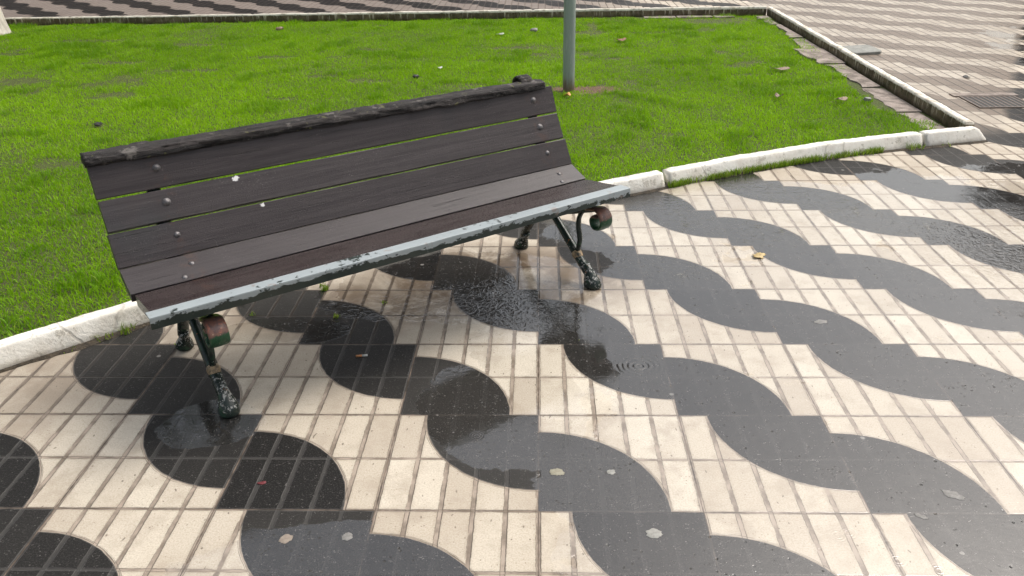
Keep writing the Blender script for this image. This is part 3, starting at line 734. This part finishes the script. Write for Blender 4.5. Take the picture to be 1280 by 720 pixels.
# ------------------------------------------------------------------ small things lying about
def leaf(name, x, y, z, s, rz, mat, label, cat, lobes=5, curl=.25, elong=1.0):
    s *= .80; n = 36; rng2 = random.Random(int(x*1000)); top = []; ctr = Vector((0, 0, s*.10))
    for k in range(n):
        a = 2*math.pi*k/n; r = s*(.82+.13*math.cos(lobes*a+.5)+.10*math.cos(2*a+lobes)+.06*rng2.uniform(-1, 1)); top.append(Vector((r*math.cos(a)*elong, r*math.sin(a), s*curl*(.35+.4*math.sin(2*a+1)+.25*rng2.random()))))
    inner = [Vector((p.x*.5, p.y*.5, s*.08+p.z*.3)) for p in top]
    v = [ctr]+inner+top; t = .0012; nv = len(v); v2 = v+[p-Vector((0, 0, t)) for p in v]; f = []
    for k in range(n):
        j = (k+1) % n
        f += [(0, 1+k, 1+j), (1+k, 1+n+k, 1+n+j, 1+j), (nv, nv+1+j, nv+1+k), (nv+1+k, nv+1+j, nv+1+n+j, nv+1+n+k), (1+n+k, nv+1+n+k, nv+1+n+j, 1+n+j)]
    mz = min(p.z for p in v2)
    o = obj(name, v2, f, mat, None, True); o.location = (x, y, z-mz); o.rotation_euler = (0, 0, rz); return tag(o, label, cat)
def stone(name, x, y, z, s, mat, label, cat, flat=.6):
    bm = bmesh.new(); bmesh.ops.create_icosphere(bm, subdivisions=3, radius=1)
    for q in bm.verts:
        s *= .72 if q.index == 0 else 1; k = 1+.35*mn.noise(q.co*1.3+Vector((x*3, y*3, 0)))+.12*mn.noise(q.co*4+Vector((x, y, 2)))
        q.co = Vector((q.co.x*s*1.25*k, q.co.y*s*k, q.co.z*s*flat*k))
    me = bpy.data.meshes.new(name); bm.to_mesh(me); bm.free(); me.materials.append(mat)
    for p in me.polygons: p.use_smooth = True
    o = bpy.data.objects.new(name, me); col.objects.link(o); o.location = (x, y, z+s*flat*.75); o.rotation_euler = (0, 0, x*5); return tag(o, label, cat)
leaf('fallen_leaf', .993, 1.225, .002, .040, .3, M_LEAFY, 'yellow fallen leaf lying on wet paving right of the bench', 'leaf', 5, .30, 1.1)
leaf('fallen_leaf', .225, 4.15, .030, .040, .9, M_LEAFO, 'small orange leaf on grass in front of the pole', 'leaf', 3, .8)
leaf('fallen_leaf', .84, 6.45, .035, .060, .2, M_LEAFR, 'reddish brown leaf on the lawn beyond the pole', 'leaf', 3, .5, 1.3)
leaf('fallen_leaf', 2.22, 3.90, .040, .050, .5, M_LEAFD, 'dry tan leaf on grass near the mossy kerb', 'leaf', 3, .5, 1.5)
leaf('fallen_leaf', 1.80, 4.02, .040, .045, 2.1, M_LEAFD, 'crumpled brown leaf on open grass right of the pole', 'leaf', 4, .8)
leaf('fallen_leaf', 3.528, 4.766, .0015, .036, 1.2, M_DARKLITTER, 'dark crumpled leaf on paving behind the drain grate', 'leaf', 4, .5, 1.4)
leaf('fallen_leaf', 2.06, 5.0, .035, .06, .1, M_LEAFD, 'long dry leaf on the lawn edge beside the concrete footing', 'leaf', 2, .4, 1.8)
leaf('litter_scrap', -.874, 5.212, .035, .035, .3, M_PALE, 'white scrap of litter on the lawn behind the bench back', 'litter', 3, .5)
leaf('litter_scrap', -.409, 6.905, .035, .045, .7, M_PALE, 'pale scrap of litter far back on the lawn near the grey stone', 'litter', 2, .3, 1.5)
stone('stone', -.042, 7.126, .025, .045, M_STONE, 'grey stone on the lawn left of the pole', 'stone')
stone('stone', 2.42, 3.92, .03, .034, M_COVER, 'small blue grey stone on grass beside the concrete footing', 'stone')
stone('stone', -2.942, 7.45, .02, .05, M_LEAFD, 'rough brown stone at the foot of the far kerb', 'stone')
stone('stone', -3.12, 3.47, .02, .03, M_DARKLITTER, 'dark lump of earth on worn grass left of the bench', 'clod')
stone('stone', -1.045, 4.90, .02, .035, M_DARKLITTER, 'dark clod of earth on grass behind the bench', 'clod')
stone('pebble', -1.885, .462, .001, .017, M_STONE, 'grey pebble against the white kerb left of the bench', 'stone', .9)
def smear(x, y, r, mat, label, e=1.0, rz=0.0):
    n = 28; q = []; r *= .82
    for k in range(n):
        a = 2*math.pi*k/n; w = r*(1+.30*mn.noise(Vector((math.cos(a)*1.6+x*7, math.sin(a)*1.6+y*7, 0)))+.12*random.uniform(-1, 1)); q.append((w*math.cos(a)*e, w*math.sin(a)))
    m = MB(); m.loft([[(a, b, .0004) for a, b in q], [(a*.93, b*.93, .0008) for a, b in q], [(a*.6, b*.6, .0012) for a, b in q]])
    o = m.build('gum_spot', mat, smooth=True); o.location = (x, y, 0); o.rotation_euler = (0, 0, rz)
    return tag(o, label, 'gum spot', 'flattened gum spots on the paving')
M_GUM1 = simple('grey_white_gum', (.20, .20, .18), (.33, .32, .29), .5, 90)
M_GUM2 = simple('tan_gum', (.19, .155, .125), (.30, .25, .20), .6, 90)
M_GUM3 = simple('dirty_gum', (.14, .135, .125), (.24, .23, .215), .5, 90)
smear(.306, -.532, .021, M_GUM1, 'pale oval gum spot with light rim at the front edge of the paving', 1.25)
smear(.054, -.283, .021, simple('yellowish_gum', (.20, .185, .13), (.30, .28, .21), .5, 90), 'yellowish gum spot on the wet black band, beside the paler one', 1.3)
smear(.212, -.282, .015, M_GUM1, 'whitish gum spot on the wet black band right of the yellowish one', 1.0)
smear(-.669, -.563, .022, M_GUM2, 'round tan gum spot on the black tile at the front')
smear(-.507, -.552, .018, M_GUM3, 'faint grey gum spot on the black tile right of the tan one')
smear(1.15, -.371, .020, M_GUM3, 'grey gum spot on the wide grey wet band at the right', 1.9, -.6)
smear(1.03, -.46, .011, M_GUM3, 'tiny grey gum smear at the lower right of the wet band', 1.8, -.6)
smear(1.09, .62, .020, M_GUM3, 'long light gum smear on the wet band right of the yellow leaf', 1.6, .2)
# cigarette end
cb = empty('cigarette_butt', (-.644, .361, .0045), R(8)); tag(cb, 'cigarette butt with orange filter on wet black tile before the bench', 'cigarette butt')
m = MB(); m.tube([(-.020, 0, 0), (.002, 0, 0)], .0042, 12, 2, side=Vector((0, 1, 0))); m.build('filter', simple('cork_filter', (.42, .17, .06), (.55, .26, .11), .6, 200), cb, True)
m = MB(); m.tube([(.002, 0, 0), (.022, .001, 0)], .0040, 12, 2, side=Vector((0, 1, 0))); m.build('paper', M_PALE, cb, True)
leaf('petal', -.80, -.34, .0005, .011, .4, simple('red_petal', (.11, .014, .018), (.17, .03, .035), .4, 90), 'dark red petal on the black tile before the left bench leg', 'petal', 2, .3, 1.6)


# ------------------------------------------------------------------ unseen apartment blocks added to darken reflections in the wet paving
M_WALL = simple('brown_grey_render', (.10, .085, .075), (.15, .13, .115), .85, 2); M_WIN = simple('dark_window_glass', (.02, .022, .025), (.03, .033, .036), .12, 3, 0, .02)
M_SHUT = simple('dark_green_shutter', (.03, .045, .035), (.05, .065, .05), .6, 4)
def building(x0, x1, y0, y1, h, cols, label):
    b = empty('unseen_reflected_block', ((x0+x1)/2, y0, 0)); cx = (x0+x1)/2; tag(b, label, 'building')
    m = MB(); m.box(x0-cx, x1-cx, 0, y1-y0, 0, h); m.build('wall', M_WALL, b)
    m = MB(); m.box(x0-cx-.4, x1-cx+.4, -.4, y1-y0+.4, h+.003, h+.5); m.build('roof', M_SHUT, b)
    fl = int(h//3.1); st = (x1-x0)/cols
    for i in range(cols):
        for k in range(fl):
            xc = x0-cx+st*(i+.5); z = .9+k*3.1
            m = MB(); m.box(xc-.75, xc+.75, -.06, -.004, z, z+1.7); f = m.build('window', M_SHUT, b)
            m = MB(); m.box(xc-.62, xc+.62, -.085, -.063, z+.12, z+1.58); m.build('pane', M_WIN, f)
building(-38, -1.6, 27, 38, 16.0, 9, 'long brown grey apartment block out of view beyond the far kerb, added to darken wet tile reflections')
building(20.5, 44, 24, 35, 12.2, 5, 'lower apartment block out of view past the drain grate side, added for its dark reflection in the wet tiles')

# ------------------------------------------------------------------ light, sky, camera
SUN_EL, SUN_AZ = R(57), R(52)      # azimuth clockwise from +Y
w = bpy.data.worlds.new('World'); sc.world = w; w.use_nodes = True
nt = w.node_tree; bg = nt.nodes['Background']
sky = nt.nodes.new('ShaderNodeTexSky'); sky.sky_type = 'NISHITA'; sky.sun_disc = False
sky.sun_elevation = SUN_EL; sky.sun_rotation = SUN_AZ; sky.dust_density = 7; sky.air_density = 1.5; sky.ozone_density = 1.0
hs = nt.nodes.new('ShaderNodeHueSaturation'); hs.inputs['Saturation'].default_value = .48
nt.links.new(sky.outputs[0], hs.inputs['Color']); nt.links.new(hs.outputs[0], bg.inputs[0]); bg.inputs[1].default_value = .142
sd = bpy.data.lights.new('sun', 'SUN'); sd.energy = 1.1; sd.angle = R(30); sd.color = (1, .97, .93)
so = bpy.data.objects.new('sun', sd); col.objects.link(so)
d = Vector((math.sin(SUN_AZ)*math.cos(SUN_EL), math.cos(SUN_AZ)*math.cos(SUN_EL), math.sin(SUN_EL)))
so.rotation_euler = d.to_track_quat('Z', 'Y').to_euler(); so.location = d*30

p, yw, r = 4.64367326e-01, -3.68512601e-02, -1.91542564e-02
fwd = Vector((math.sin(yw)*math.cos(p), math.cos(yw)*math.cos(p), -math.sin(p))); right = Vector((math.cos(yw), -math.sin(yw), 0)); up = right.cross(fwd)
r2 = right*math.cos(r)+up*math.sin(r); u2 = -right*math.sin(r)+up*math.cos(r)
cd = bpy.data.cameras.new('camera'); cam = bpy.data.objects.new('camera', cd); col.objects.link(cam)
mw = Matrix((( r2.x, u2.x, -fwd.x, 8.37748904e-03*TILE), (r2.y, u2.y, -fwd.y, -4.89154886*TILE), (r2.z, u2.z, -fwd.z, 3.47362489*TILE), (0, 0, 0, 1)))
cam.matrix_world = mw
cd.sensor_width = 36; cd.lens = 36*1032.53/1280; cd.clip_start = .05; cd.clip_end = 500
sc.camera = cam
sc.view_settings.view_transform = 'Standard'; sc.view_settings.look = 'None'; sc.view_settings.gamma = 1; sc.view_settings.exposure = 0.46
sc.view_settings.use_curve_mapping = False
sc.cycles.max_bounces = 5; sc.cycles.diffuse_bounces = 3; sc.cycles.glossy_bounces = 2; sc.cycles.transmission_bounces = 3; sc.cycles.use_denoising = True; sc.cycles.denoising_prefilter = 'ACCURATE'
sc.cycles.use_adaptive_sampling = True; sc.cycles.adaptive_threshold = .022; sc.cycles.adaptive_min_samples = 16
